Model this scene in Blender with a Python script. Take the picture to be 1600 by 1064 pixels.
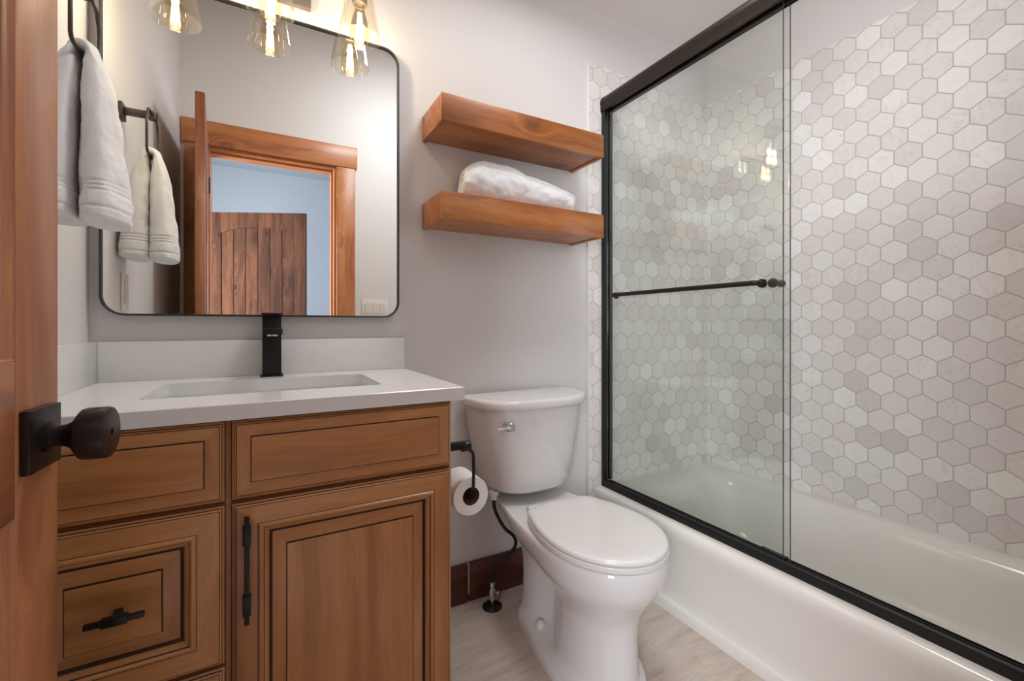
import bpy, bmesh, math, random
from mathutils import Vector, Matrix, noise
for o in list(bpy.data.objects): bpy.data.objects.remove(o)
SC = bpy.context.scene
COL = SC.collection
PI = math.pi
random.seed(7)

# ------------------------------------------------------------------ camera
CAM_H = 1.022
cam = bpy.data.cameras.new('camera'); cam_o = bpy.data.objects.new('camera', cam); COL.objects.link(cam_o)
cam.sensor_width = 36.0; cam.sensor_fit = 'HORIZONTAL'
cam.lens = 693.0/1600*36
cam.shift_y = -24.5/1600
cam.clip_start = 0.02
cam_o.location = (0, 0, CAM_H)
cam_o.rotation_euler = (PI/2, 0, -math.atan2(387, 693))
SC.camera = cam_o

# ------------------------------------------------------------------ view, world, large lights
SC.view_settings.view_transform = 'Standard'
SC.view_settings.look = 'None'
SC.view_settings.gamma = 1.0
SC.view_settings.use_curve_mapping = False
SC.view_settings.exposure = 0.42
W = bpy.data.worlds.new('world'); SC.world = W; W.use_nodes = True
W.node_tree.nodes['Background'].inputs[0].default_value = (0.62, 0.75, 1.0, 1)
W.node_tree.nodes['Background'].inputs[1].default_value = 1.0

def area(name, loc, rot, sx, sy, power, col, shape='RECTANGLE'):
    l = bpy.data.lights.new(name, 'AREA'); l.shape = shape; l.size = sx; l.size_y = sy
    l.energy = power; l.color = col
    o = bpy.data.objects.new(name, l); COL.objects.link(o); o.location = loc; o.rotation_euler = rot
    return o
# daylight arriving through the window of the hall behind the camera
area('hall_window_daylight', (1.76, -1.45, 1.45), (0, PI/2, 0), 1.3, 1.2, 34, (0.76, 0.86, 1.0))
area('hall_side_fill_light', (-1.22, -0.95, 1.45), (0, -PI/2, 0), 1.3, 1.3, 118, (0.90, 0.945, 1.0))  # added fill from the side, sent through the doorway onto tub and tile
# added unseen ceiling lamp that brightens the bathroom (its fixture is built further down) 
LAMP = (0.84, 0.88); LAMP_Z = 2.40+0.37*(1.52-0.88); LAMP_TILT = math.atan(0.37)
area('ceiling_fill_light', (LAMP[0], LAMP[1]-0.027, LAMP_Z-0.075), (-LAMP_TILT, 0, 0), 0.46, 0.46, 10.0, (0.945, 0.98, 0.995), 'DISK')
BULB_W, BULB_COL = 1.9, (1.0, 0.915, 0.81)

# ------------------------------------------------------------------ room numbers
XL, XR = -0.392, 2.009          # left wall, right (tiled) wall
YB, YF = 1.52, 0.06             # back wall, front (door) wall
ZC = 2.40                       # ceiling height at the back wall; it slopes up towards the door wall
SLOPE = 0.37
ZT = 3.05
def zc(y): return ZC+SLOPE*(YB-y)
OPL, OPR, OPH = -0.275, 0.393, 2.005   # door opening

# ------------------------------------------------------------------ materials
def lin(r, g, b):
    f = lambda c: (c/255/12.92) if c/255 <= 0.04045 else ((c/255+0.055)/1.055)**2.4
    return (f(r), f(g), f(b), 1)

class NT:
    def __init__(s, name):
        s.m = bpy.data.materials.new(name); s.m.use_nodes = True
        s.t = s.m.node_tree; s.t.nodes.clear()
        s.out = s.t.nodes.new('ShaderNodeOutputMaterial')
    def n(s, typ, **kw):
        nd = s.t.nodes.new(typ)
        for k, v in kw.items():
            if k == 'inp':
                for i, val in v.items(): s.set(nd, i, val)
            else: setattr(nd, k, v)
        return nd
    def set(s, nd, i, val):
        if isinstance(val, bpy.types.NodeSocket): s.t.links.new(val, nd.inputs[i])
        else: nd.inputs[i].default_value = val
    def math(s, op, a, b=0.0, c=0.0):
        return s.n('ShaderNodeMath', operation=op, inp={0: a, 1: b, 2: c}).outputs[0]
    def vm(s, op, a, b=(0, 0, 0)):
        nd = s.n('ShaderNodeVectorMath', operation=op, inp={0: a})
        if op == 'SCALE': s.set(nd, 'Scale', b)
        else: s.set(nd, 1, b)
        return nd.outputs['Value'] if op in ('LENGTH', 'DOT_PRODUCT') else nd.outputs['Vector']
    def mix(s, f, a, b, blend='MIX'):
        nd = s.n('ShaderNodeMix', data_type='RGBA', blend_type=blend)
        s.set(nd, 0, f); s.set(nd, 6, a); s.set(nd, 7, b); return nd.outputs[2]
    def ramp(s, fac, stops, interp='LINEAR'):
        nd = s.n('ShaderNodeValToRGB'); cr = nd.color_ramp; cr.interpolation = interp
        while len(cr.elements) < len(stops): cr.elements.new(0.5)
        for e, (p, c) in zip(cr.elements, stops): e.position = p; e.color = c
        s.set(nd, 0, fac); return nd.outputs[0]
    def bsdf(s, col, rough=0.5, metal=0.0, bump=None, bstr=0.2, bdist=0.002, **kw):
        p = s.n('ShaderNodeBsdfPrincipled')
        s.set(p, 'Base Color', col); s.set(p, 'Roughness', rough); s.set(p, 'Metallic', metal)
        for k, v in kw.items(): s.set(p, k.replace('_', ' '), v)
        if bump is not None:
            b = s.n('ShaderNodeBump', inp={'Strength': bstr, 'Distance': bdist, 'Height': bump})
            s.set(p, 'Normal', b.outputs[0])
        s.t.links.new(p.outputs[0], s.out.inputs[0]); return p

def plain(name, col, rough=0.5, metal=0.0, nscale=60, bstr=0.0, var=0.0, **kw):
    s = NT(name); tc = s.n('ShaderNodeTexCoord')
    nz = s.n('ShaderNodeTexNoise', inp={'Vector': tc.outputs['Object'], 'Scale': nscale, 'Detail': 4.0})
    c = col
    if var:
        d = tuple(x*(1-var) for x in col[:3])+(1,)
        c = s.mix(nz.outputs[0], d, tuple(min(1, x*(1+var)) for x in col[:3])+(1,))
    s.bsdf(c, rough, metal, bump=nz.outputs[0] if bstr else None, bstr=bstr, **kw)
    return s.m

def wood(name, light, mid, dark, axis='Z', rough=0.38, scale=1.0, knots=0.0, coat=0.15, fine=1.0):
    s = NT(name); tc = s.n('ShaderNodeTexCoord'); oi = s.n('ShaderNodeObjectInfo')
    off = s.n('ShaderNodeCombineXYZ', inp={0: s.math('MULTIPLY', oi.outputs['Random'], 7.3), 1: s.math('MULTIPLY', oi.outputs['Random'], 3.1), 2: s.math('MULTIPLY', oi.outputs['Random'], 5.7)})
    v = s.vm('ADD', tc.outputs['Object'], off.outputs[0])
    def sc(a, c): return {'X': (a, c, c), 'Y': (c, a, c), 'Z': (c, c, a)}[axis]
    warp = s.n('ShaderNodeTexNoise', inp={'Vector': s.vm('MULTIPLY', v, sc(2.2*scale, 5*scale)), 'Scale': 1.0, 'Detail': 3.0})
    wv = s.vm('ADD', v, s.vm('SCALE', s.vm('SUBTRACT', warp.outputs['Color'], (0.5, 0.5, 0.5)), 0.10))
    kn = None
    if knots:
        vo = s.n('ShaderNodeTexVoronoi', inp={'Vector': s.vm('MULTIPLY', v, sc(3.6*scale, 6.5*scale)), 'Scale': 1.0, 'Randomness': 1.0})
        kn = vo.outputs['Distance']
        pull = s.n('ShaderNodeMapRange', inp={0: kn, 1: 0.0, 2: 0.38, 3: 1.0, 4: 0.0}).outputs[0]
        wv = s.vm('ADD', wv, s.vm('SCALE', s.vm('SUBTRACT', v, (0.3, 0.1, 0.4)), s.math('MULTIPLY', pull, 0.06)))
    n1 = s.n('ShaderNodeTexNoise', inp={'Vector': s.vm('MULTIPLY', wv, sc(1.3*scale, 22*scale)), 'Scale': 1.0, 'Detail': 5.0, 'Roughness': 0.55})
    n2 = s.n('ShaderNodeTexNoise', inp={'Vector': s.vm('MULTIPLY', wv, sc(7*scale, 150*scale)), 'Scale': 1.0, 'Detail': 3.0, 'Roughness': 0.6})
    n3 = s.n('ShaderNodeTexNoise', inp={'Vector': s.vm('MULTIPLY', v, sc(1.1*scale, 4*scale)), 'Scale': 1.0, 'Detail': 2.0})
    g = s.math('ADD', s.math('MULTIPLY', n1.outputs[0], 0.62), s.math('MULTIPLY', n3.outputs[0], 0.38))
    c = s.ramp(g, [(0.33, dark), (0.48, mid), (0.62, light)])
    f = s.n('ShaderNodeMapRange', inp={0: n2.outputs[0], 1: 0.44, 2: 0.68, 3: 0.0, 4: 0.42*fine}).outputs[0]
    c = s.mix(f, c, dark)
    if knots:
        k = s.n('ShaderNodeMapRange', inp={0: kn, 1: 0.05, 2: 0.20, 3: knots, 4: 0.0}).outputs[0]
        c = s.mix(k, c, tuple(x*0.25 for x in dark[:3])+(1,))
    s.bsdf(c, rough, 0, bump=n2.outputs[0], bstr=0.06, Coat_Weight=coat, Coat_Roughness=0.2, Specular_IOR_Level=0.5 if coat else 0.2)
    return s.m

def hex_tile(name, ua, va):
    """pointy-top hexagon tiles, 76 mm across the flats; ua/va = world axes that run across / up the wall"""
    s = NT(name); tc = s.n('ShaderNodeTexCoord')
    sep = s.n('ShaderNodeSeparateXYZ', inp={0: tc.outputs['Object']})
    p = s.n('ShaderNodeCombineXYZ', inp={0: s.math('MULTIPLY_ADD', sep.outputs[ua], 1/0.0795, 40.3), 1: s.math('MULTIPLY_ADD', sep.outputs[va], 1/0.0795, 40.13), 2: 0.0}).outputs[0]
    S = (1.0, math.sqrt(3), 1.0); Hf = (0.5, math.sqrt(3)/2, 0.0)
    def cell(q):
        d = s.vm('DIVIDE', q, S); fr = s.vm('FRACTION', d)
        return s.vm('SUBTRACT', s.vm('MULTIPLY', fr, S), Hf)
    a = cell(p); b = cell(s.vm('SUBTRACT', p, Hf))
    a = s.vm('MULTIPLY', a, (1, 1, 0)); b = s.vm('MULTIPLY', b, (1, 1, 0))
    pick = s.math('LESS_THAN', s.vm('LENGTH', a), s.vm('LENGTH', b))
    mv = s.n('ShaderNodeMix', data_type='VECTOR'); s.set(mv, 0, pick); s.set(mv, 4, b); s.set(mv, 5, a)
    g = mv.outputs[1]
    cid = s.vm('SUBTRACT', p, g)
    cid = s.vm('SNAP', s.vm('ADD', cid, (0.02, 0.02, 0)), (0.05, 0.05, 1.0))
    ab = s.n('ShaderNodeSeparateXYZ', inp={0: s.vm('ABSOLUTE', g)})
    d = s.math('MAXIMUM', ab.outputs[0], s.math('ADD', s.math('MULTIPLY', ab.outputs[0], 0.5), s.math('MULTIPLY', ab.outputs[1], 0.8660254)))
    grout = s.n('ShaderNodeMapRange', inp={0: d, 1: 0.474, 2: 0.484, 3: 0.0, 4: 1.0}).outputs[0]
    hgt = s.n('ShaderNodeMapRange', inp={0: d, 1: 0.45, 2: 0.488, 3: 1.0, 4: 0.0}).outputs[0]
    wn = s.n('ShaderNodeTexWhiteNoise', noise_dimensions='3D', inp={0: cid})
    sw = s.n('ShaderNodeSeparateColor', inp={0: wn.outputs['Color']})
    base = s.ramp(sw.outputs[0], [(0.0, lin(212, 208, 206)), (0.15, lin(224, 220, 218)), (0.55, lin(231, 228, 226)), (0.8, lin(236, 234, 232)), (1.0, lin(244, 242, 240))])
    base = s.mix(s.math('MULTIPLY', sw.outputs[1], 0.30), base, lin(230, 220, 217))
    vv = s.vm('ADD', tc.outputs['Object'], s.vm('SCALE', wn.outputs['Color'], 9.0))
    rot = s.n('ShaderNodeVectorRotate', rotation_type='X_AXIS' if ua == 1 else 'Y_AXIS', inp={'Vector': vv, 'Angle': s.math('MULTIPLY', sw.outputs[2], 3.1)}).outputs[0]
    st = (4, 26, 80) if ua == 1 else (26, 4, 80)
    vein = s.n('ShaderNodeTexNoise', inp={'Vector': s.vm('MULTIPLY', rot, st), 'Scale': 1.0, 'Detail': 7.0, 'Roughness': 0.62, 'Distortion': 0.7})
    vf = s.n('ShaderNodeMapRange', inp={0: vein.outputs[0], 1: 0.50, 2: 0.72, 3: 0.0, 4: 0.36}).outputs[0]
    vf = s.math('MULTIPLY', vf, s.math('MULTIPLY_ADD', sw.outputs[1], 0.9, 0.12))
    base = s.mix(vf, base, lin(176, 168, 162))
    c = s.mix(grout, base, lin(190, 184, 180))
    r = s.math('MULTIPLY_ADD', grout, 0.3, 0.52)
    s.bsdf(c, r, 0, bump=hgt, bstr=0.35, bdist=0.0015)
    return s.m

def pane(name, tint, ior=1.5, extra=0.0):
    """thin architectural glass: Fresnel-weighted mirror over tinted clear"""
    s = NT(name)
    geo = s.n('ShaderNodeNewGeometry')
    i = s.math('MULTIPLY_ADD', geo.outputs['Backfacing'], 1/ior-ior, ior)
    fr = s.n('ShaderNodeFresnel', inp={'IOR': i}).outputs[0]
    if extra: fr = s.math('MINIMUM', s.math('ADD', fr, extra), 1.0)
    tr = s.n('ShaderNodeBsdfTransparent', inp={0: tint}); gl = s.n('ShaderNodeBsdfGlossy', inp={'Color': (1, 1, 1, 1), 'Roughness': 0.0})
    mx = s.n('ShaderNodeMixShader', inp={0: fr, 1: tr.outputs[0], 2: gl.outputs[0]})
    s.t.links.new(mx.outputs[0], s.out.inputs[0]); return s.m

def emit(name, col, strength):
    s = NT(name); e = s.n('ShaderNodeEmission', inp={0: col, 1: strength}); s.t.links.new(e.outputs[0], s.out.inputs[0]); return s.m

def mirror_mat():
    s = NT('silvered_mirror'); tc = s.n('ShaderNodeTexCoord')
    gl = s.n('ShaderNodeBsdfGlossy', inp={'Color': (0.90, 0.90, 0.885, 1), 'Roughness': 0.0})
    df = s.n('ShaderNodeBsdfDiffuse', inp={0: (0.8, 0.8, 0.8, 1)})
    vo = s.n('ShaderNodeTexVoronoi', inp={'Vector': tc.outputs['Object'], 'Scale': 85.0, 'Randomness': 1.0})
    sp = s.n('ShaderNodeSeparateXYZ', inp={0: tc.outputs['Object']})
    sz = s.n('ShaderNodeSeparateColor', inp={0: vo.outputs['Color']})
    low = s.n('ShaderNodeMapRange', inp={0: sp.outputs[2], 1: 0.0, 2: 0.30, 3: 0.11, 4: 0.0}).outputs[0]
    rad = s.math('MULTIPLY', s.math('POWER', sz.outputs[0], 3.0), low)
    dot = s.math('MULTIPLY', s.math('LESS_THAN', vo.outputs['Distance'], rad), 0.55)
    mx = s.n('ShaderNodeMixShader', inp={0: dot, 1: gl.outputs[0], 2: df.outputs[0]})
    s.t.links.new(mx.outputs[0], s.out.inputs[0]); return s.m

def stone_floor():
    s = NT('travertine_look_tile'); tc = s.n('ShaderNodeTexCoord')
    v = s.n('ShaderNodeVectorRotate', rotation_type='Z_AXIS', inp={'Vector': tc.outputs['Object'], 'Angle': math.radians(-4)}).outputs[0]
    w = s.n('ShaderNodeTexNoise', inp={'Vector': v, 'Scale': 3.0, 'Detail': 3.0})
    v2 = s.vm('ADD', v, s.vm('SCALE', s.vm('SUBTRACT', w.outputs['Color'], (0.5, 0.5, 0.5)), 0.07))
    a = s.n('ShaderNodeTexNoise', inp={'Vector': s.vm('MULTIPLY', v2, (4.0, 30, 1)), 'Scale': 1.0, 'Detail': 6.0, 'Roughness': 0.6})
    b = s.n('ShaderNodeTexNoise', inp={'Vector': s.vm('MULTIPLY', v2, (22, 130, 1)), 'Scale': 1.0, 'Detail': 5.0, 'Roughness': 0.7})
    c = s.ramp(a.outputs[0], [(0.28, lin(166, 148, 136)), (0.45, lin(190, 175, 164)), (0.60, lin(199, 186, 175)), (0.75, lin(178, 164, 153))])
    f = s.n('ShaderNodeMapRange', inp={0: b.outputs[0], 1: 0.55, 2: 0.75, 3: 0.0, 4: 0.6}).outputs[0]
    c = s.mix(f, c, lin(146, 126, 113))
    s.bsdf(c, 0.45, 0, bump=b.outputs[0], bstr=0.05); return s.m

def quartz():
    s = NT('white_quartz'); tc = s.n('ShaderNodeTexCoord')
    a = s.n('ShaderNodeTexNoise', inp={'Vector': tc.outputs['Object'], 'Scale': 9.0, 'Detail': 6.0, 'Distortion': 1.4})
    f = s.n('ShaderNodeMapRange', inp={0: s.math('ABSOLUTE', s.math('SUBTRACT', a.outputs[0], 0.5)), 1: 0.0, 2: 0.012, 3: 0.16, 4: 0.0}).outputs[0]
    c = s.mix(f, lin(226, 226, 226), lin(190, 190, 192))
    s.bsdf(c, 0.18); return s.m

def terry():
    s = NT('white_terry'); tc = s.n('ShaderNodeTexCoord')
    a = s.n('ShaderNodeTexNoise', inp={'Vector': tc.outputs['Object'], 'Scale': 420.0, 'Detail': 3.0})
    c = s.mix(a.outputs[0], lin(222, 222, 224), lin(244, 244, 244))
    s.bsdf(c, 0.95, 0, bump=a.outputs[0], bstr=0.45, bdist=0.002); return s.m

M = {}
M['wall'] = plain('wall_paint', lin(220, 217, 217), 0.55, nscale=90, bstr=0.04)
M['ceiling'] = plain('ceiling_paint', lin(226, 222, 219), 0.8, nscale=90, bstr=0.04)
M['hall'] = plain('hall_paint', lin(142, 147, 153), 0.8, nscale=90, bstr=0.03)
M['floor'] = stone_floor()
M['hall_floor'] = plain('hall_carpet', lin(150, 140, 130), 0.95, nscale=300, bstr=0.4, var=0.1)
M['hexY'] = hex_tile('hexagon_marble_tile', 1, 2)
M['hexX'] = hex_tile('hexagon_marble_tile_end_wall', 0, 2)
M['edge'] = plain('tile_edge_trim', lin(232, 230, 228), 0.35)
M['quartz'] = quartz()
M['porcelain'] = plain('vitreous_china', lin(226, 224, 224), 0.08, var=0.004, Coat_Weight=0.3)
M['seat'] = plain('seat_plastic', lin(226, 223, 222), 0.22, var=0.004)
M['acrylic'] = plain('tub_enamel', lin(222, 218, 212), 0.16, var=0.004)
M['basin'] = plain('sink_china', lin(228, 228, 228), 0.1, var=0.004)
M['black'] = plain('matte_black_metal', lin(22, 21, 22), 0.38, 0.3, var=0.05)
M['track'] = plain('black_anodised', lin(7, 7, 8), 0.5, 0.0, var=0.05)
M['bronze'] = plain('oil_rubbed_bronze', lin(44, 36, 33), 0.34, 0.55, var=0.1, nscale=30)
M['nickel'] = plain('brushed_nickel', lin(150, 140, 132), 0.3, 0.9, var=0.05)
M['gunmetal'] = plain('mirror_frame_metal', lin(74, 73, 74), 0.34, 0.8, var=0.05)
M['iron'] = plain('dark_iron', lin(82, 76, 72), 0.36, 0.75, var=0.05)
M['chrome'] = plain('chrome', lin(225, 225, 225), 0.07, 1.0)
M['rubber'] = plain('black_braided_hose', lin(20, 20, 21), 0.5, 0, nscale=500, bstr=0.4)
M['paper'] = plain('tissue_paper', lin(235, 233, 230), 0.95, nscale=300, bstr=0.15)
M['core'] = plain('cardboard_core', lin(96, 66, 48), 0.9)
M['switch'] = plain('switch_plastic', lin(226, 220, 214), 0.35)
M['caulk'] = plain('caulk_seam', lin(205, 190, 172), 0.7)
M['maple'] = wood('glazed_maple_upright', lin(196, 142, 90), lin(178, 121, 70), lin(138, 87, 46), 'Z', 0.34, 0.8, fine=0.6)
M['mapleH'] = wood('glazed_maple_level', lin(196, 142, 90), lin(178, 121, 70), lin(138, 87, 46), 'X', 0.34, 0.8, fine=0.6)
M['glaze'] = plain('dark_glaze', lin(52, 27, 13), 0.45)
M['shelf'] = wood('stained_alder_shelf', lin(190, 124, 66), lin(171, 102, 48), lin(124, 66, 28), 'X', 0.36, 1.0, knots=0.6, fine=0.8)
M['casing'] = wood('stained_alder_casing', lin(198, 134, 84), lin(180, 113, 66), lin(134, 78, 42), 'Z', 0.4, 1.0, knots=0.5, fine=0.5)
M['casingX'] = wood('stained_alder_head', lin(198, 134, 84), lin(180, 113, 66), lin(134, 78, 42), 'X', 0.4, 1.0, knots=0.4, fine=0.5)
M['door'] = wood('stained_alder_door', lin(176, 118, 80), lin(152, 93, 60), lin(106, 58, 36), 'Z', 0.38, 0.9, knots=0.35, fine=0.4)
M['doorX'] = wood('stained_alder_rail', lin(176, 118, 80), lin(152, 93, 60), lin(106, 58, 36), 'Y', 0.38, 0.9, knots=0.3, fine=0.4)
M['plank'] = wood('dark_knotty_plank', lin(84, 50, 31), lin(62, 35, 20), lin(33, 17, 10), 'Z', 0.85, 1.0, knots=0.85, coat=0.0)
M['base'] = wood('dark_stained_base', lin(96, 46, 26), lin(74, 34, 19), lin(44, 19, 11), 'X', 0.35, 1.0, knots=0.4)
M['glass'] = pane('clear_shower_glass', (0.982, 0.994, 0.983, 1))
M['gedge'] = plain('green_glass_edge', lin(62, 74, 70), 0.15)
M['shade'] = pane('clear_lamp_glass', (0.99, 0.968, 0.925, 1), 1.5, 0.035)
M['bulb'] = pane('amber_bulb_glass', (1.0, 0.93, 0.78, 1), 1.45, 0.02)
M['filament'] = emit('glowing_filament', (1.0, 0.78, 0.46, 1), 22.0)
M['lampglow'] = emit('fill_lamp_diffuser_glow', (1.0, 0.93, 0.86, 1), 3.0)
M['mirror'] = mirror_mat()
M['terry'] = terry()
M['winglow'] = pane('window_glass', (0.97, 0.98, 0.98, 1))

# ------------------------------------------------------------------ mesh helpers
def world_loc(o):
    v = Vector((0, 0, 0))
    while o: v += Vector(o.location); o = o.parent
    return v

def obj(name, bm, mats, parent=None, origin=None, smooth=35, normals=True):
    """link bm (built in world coordinates) as ONE mesh object, moved into its parent's space"""
    org = Vector(origin) if origin is not None else (world_loc(parent) if parent else None)
    if org is None:
        xs = [v.co for v in bm.verts]
        org = Vector(((min(c.x for c in xs)+max(c.x for c in xs))/2, (min(c.y for c in xs)+max(c.y for c in xs))/2, min(c.z for c in xs)))
    for v in bm.verts: v.co -= org
    if normals: bmesh.ops.recalc_face_normals(bm, faces=bm.faces)
    me = bpy.data.meshes.new(name); bm.to_mesh(me); bm.free()
    if not isinstance(mats, (list, tuple)): mats = [mats]
    for m in mats: me.materials.append(m)
    if smooth:
        me.polygons.foreach_set('use_smooth', [True]*len(me.polygons))
        me.set_sharp_from_angle(angle=math.radians(smooth))
    o = bpy.data.objects.new(name, me); COL.objects.link(o)
    if parent:
        o.parent = parent; o.location = org-world_loc(parent)
    else: o.location = org
    return o

def tag(o, label, cat, group=None, kind=None):
    o['label'] = label; o['category'] = cat
    if group: o['group'] = group
    if kind: o['kind'] = kind
    return o
def thing(name, label, cat, loc, group=None, kind=None):
    o = bpy.data.objects.new(name, None); COL.objects.link(o); o.location = loc; o.empty_display_size = 0.05
    return tag(o, label, cat, group, kind)
def struct(name, bm, mat, **kw):
    o = obj(name, bm, mat, origin=(0, 0, 0), **kw); o['kind'] = 'structure'; return o

def B(): return bmesh.new()
def box(bm, x0, x1, y0, y1, z0, z1, bev=0.0, seg=2, mi=0):
    vs = [bm.verts.new((x, y, z)) for x in (x0, x1) for y in (y0, y1) for z in (z0, z1)]
    F = [(0, 1, 3, 2), (4, 6, 7, 5), (0, 4, 5, 1), (2, 3, 7, 6), (0, 2, 6, 4), (1, 5, 7, 3)]
    fs = [bm.faces.new([vs[i] for i in f]) for f in F]
    for f in fs: f.material_index = mi
    if bev:
        es = list({e for f in fs for e in f.edges})
        r = bmesh.ops.bevel(bm, geom=es, offset=bev, segments=seg, profile=0.5, affect='EDGES')
        for f in r['faces']: f.material_index = mi
    return bm
def loft(bm, rings, cap0=True, cap1=True, closed=True, mis=None, loop=False):
    R = [[bm.verts.new(p) for p in r] for r in rings]
    n = len(R[0]); K = len(R)
    for k in range(K if loop else K-1):
        a, b = R[k], R[(k+1) % K]
        for i in range(n if closed else n-1):
            j = (i+1) % n
            f = bm.faces.new((a[i], a[j], b[j], b[i]))
            if mis: f.material_index = mis[k]
    if cap0 and closed and not loop:
        f = bm.faces.new(R[0][::-1])
        if mis: f.material_index = mis[0]
    if cap1 and closed and not loop:
        f = bm.faces.new(R[-1])
        if mis: f.material_index = mis[-1]
    return R
def tube(bm, pts, r, seg=14, caps=True, loop=False, square=None):
    P = [Vector(p) for p in pts]; n = len(P)
    rs = r if isinstance(r, (list, tuple)) else [r]*n
    rings = []; up = None
    for i in range(n):
        if loop: t = (P[(i+1) % n]-P[i-1])
        elif i == 0: t = P[1]-P[0]
        elif i == n-1: t = P[-1]-P[-2]
        else: t = (P[i+1]-P[i]).normalized()+(P[i]-P[i-1]).normalized()
        t.normalize()
        if up is None:
            up = Vector((0, 0, 1)) if abs(t.z) < 0.9 else Vector((0, 1, 0))
        up = (up-t*up.dot(t)).normalized(); sd = t.cross(up)
        if square:
            a = [(-1, -1), (1, -1), (1, 1), (-1, 1)]
            rings.append([P[i]+sd*(x*square[0])+up*(y*square[1]) for x, y in a])
        else:
            rings.append([P[i]+(sd*math.cos(2*PI*k/seg)+up*math.sin(2*PI*k/seg))*rs[i] for k in range(seg)])
    loft(bm, rings, caps, caps, loop=loop)
def lathe(bm, prof, c, axis='Z', seg=40, caps=True):
    """prof: (radius, distance along the axis from c)"""
    c = Vector(c); rings = []
    for r, h in prof:
        ring = []
        for k in range(seg):
            a = 2*PI*k/seg; u, v = r*math.cos(a), r*math.sin(a)
            d = {'Z': (u, v, h), 'X': (h, u, v), 'Y': (v, h, u)}[axis]
            ring.append(c+Vector(d))
        rings.append(ring)
    loft(bm, rings, caps, caps)
def smoothpath(pts, k=8):
    P = [Vector(p) for p in pts]; out = []
    for i in range(len(P)-1):
        p0 = P[max(i-1, 0)]; p1 = P[i]; p2 = P[i+1]; p3 = P[min(i+2, len(P)-1)]
        for j in range(k):
            t = j/k
            out.append(0.5*((2*p1)+(p2-p0)*t+(2*p0-5*p1+4*p2-p3)*t*t+(3*p1-p0-3*p2+p3)*t**3))
    out.append(P[-1]); return out
def interp(tab, x):
    """piecewise smooth table lookup: tab = [(x, v1, v2, ...)]"""
    if x <= tab[0][0]: return tab[0][1:]
    for a, b in zip(tab, tab[1:]):
        if x <= b[0]:
            t = (x-a[0])/(b[0]-a[0])
            return tuple(p+(q-p)*t for p, q in zip(a[1:], b[1:]))
    return tab[-1][1:]
def rrect(x0, x1, z0, z1, r, y, n=10):
    out = []
    for cx, cz, a0 in ((x1-r, z1-r, 0), (x0+r, z1-r, 90), (x0+r, z0+r, 180), (x1-r, z0+r, 270)):
        for k in range(n+1):
            a = math.radians(a0+90*k/n); out.append((cx+r*math.cos(a), y, cz+r*math.sin(a)))
    return out

# ------------------------------------------------------------------ the room
T = 0.12
b = B(); box(b, XL-T, XR+T, YF-T, YB+T, -0.08, 0.0); struct('floor', b, M['floor'])
b = B(); loft(b, [[(x, YB+T, zc(YB+T)), (x, YF-T, zc(YF-T)), (x, YF-T, zc(YF-T)+0.08), (x, YB+T, zc(YB+T)+0.08)] for x in (XL-T, XR+T)]); struct('ceiling', b, M['ceiling'])
b = B(); box(b, XL-T, XR+T, YB, YB+T, 0, ZC); struct('wall_back', b, M['wall'])
b = B(); loft(b, [[(x, YF-T, 0), (x, YB, 0), (x, YB, ZC), (x, YF-T, zc(YF-T))] for x in (XL-T, XL)]); struct('wall_left', b, M['wall'])
b = B(); loft(b, [[(x, YF-T, 0), (x, YB, 0), (x, YB, ZC), (x, YF-T, zc(YF-T))] for x in (XR, XR+T)]); struct('wall_right', b, M['wall'])
b = B()
for x0, x1, z0 in ((XL, OPL, 0), (OPR, XR, 0), (OPL, OPR, OPH)):
    loft(b, [[(x, YF-T, z0), (x, YF, z0), (x, YF, zc(YF)), (x, YF-T, zc(YF-T))] for x in (x0, x1)])
struct('wall_front', b, M['wall'])
TT = 2.155
b = B(); box(b, 1.226, XR, YB-0.008, YB, 0.0, TT); struct('wall_tile_back', b, M['hexX'])
b = B(); box(b, XR-0.008, XR, YF, YB-0.008, 0.0, TT); struct('wall_tile_right', b, M['hexY'])
b = B(); box(b, 1.2185, 1.226, YB-0.010, YB, 0.0, TT+0.002, 0.002); struct('trim_1', b, M['edge'])
# dark stained baseboard of two lengths with a caulked joint
b = B(); box(b, 0.42, 0.655, YB-0.016, YB, 0.0, 0.142, 0.003); box(b, 0.659, 1.2185, YB-0.016, YB, 0.0, 0.142, 0.003)
box(b, 0.655, 0.659, YB-0.0165, YB, 0.03, 0.141, mi=1); struct('baseboard_back', b, [M['base'], M['caulk']])
b = B(); box(b, 0.499, 1.25, YF, YF+0.014, 0.0, 0.14, 0.003); struct('baseboard_front', b, M['base'])
# door casing and jamb
b = B(); box(b, OPR-0.004, 0.499, YF, YF+0.015, 0.0, OPH-0.003, 0.003); struct('trim_2', b, M['casing'])
b = B(); box(b, -0.376, OPL+0.004, YF, YF+0.015, 0.0, OPH-0.003, 0.003); struct('trim_3', b, M['casing'])
b = B(); box(b, -0.388, 0.511, YF, YF+0.020, OPH-0.003, OPH+0.128, 0.003); struct('trim_4', b, M['casingX'])
b = B(); box(b, OPR-0.018, OPR-0.001, YF-T, YF, 0, OPH-0.001); box(b, OPR-0.028, OPR-0.018, YF-T+0.01, YF-0.045, 0, OPH-0.018); struct('trim_5', b, M['casing'])
b = B(); box(b, OPL+0.001, OPL+0.014, YF-T, YF, 0, OPH-0.001); struct('trim_6', b, M['casing'])
b = B(); box(b, OPL+0.014, OPR-0.018, YF-T, YF, OPH-0.018, OPH-0.001); box(b, OPL+0.014, OPR-0.028, YF-T+0.01, YF-0.045, OPH-0.028, OPH-0.018); struct('trim_7', b, M['casingX'])

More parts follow.
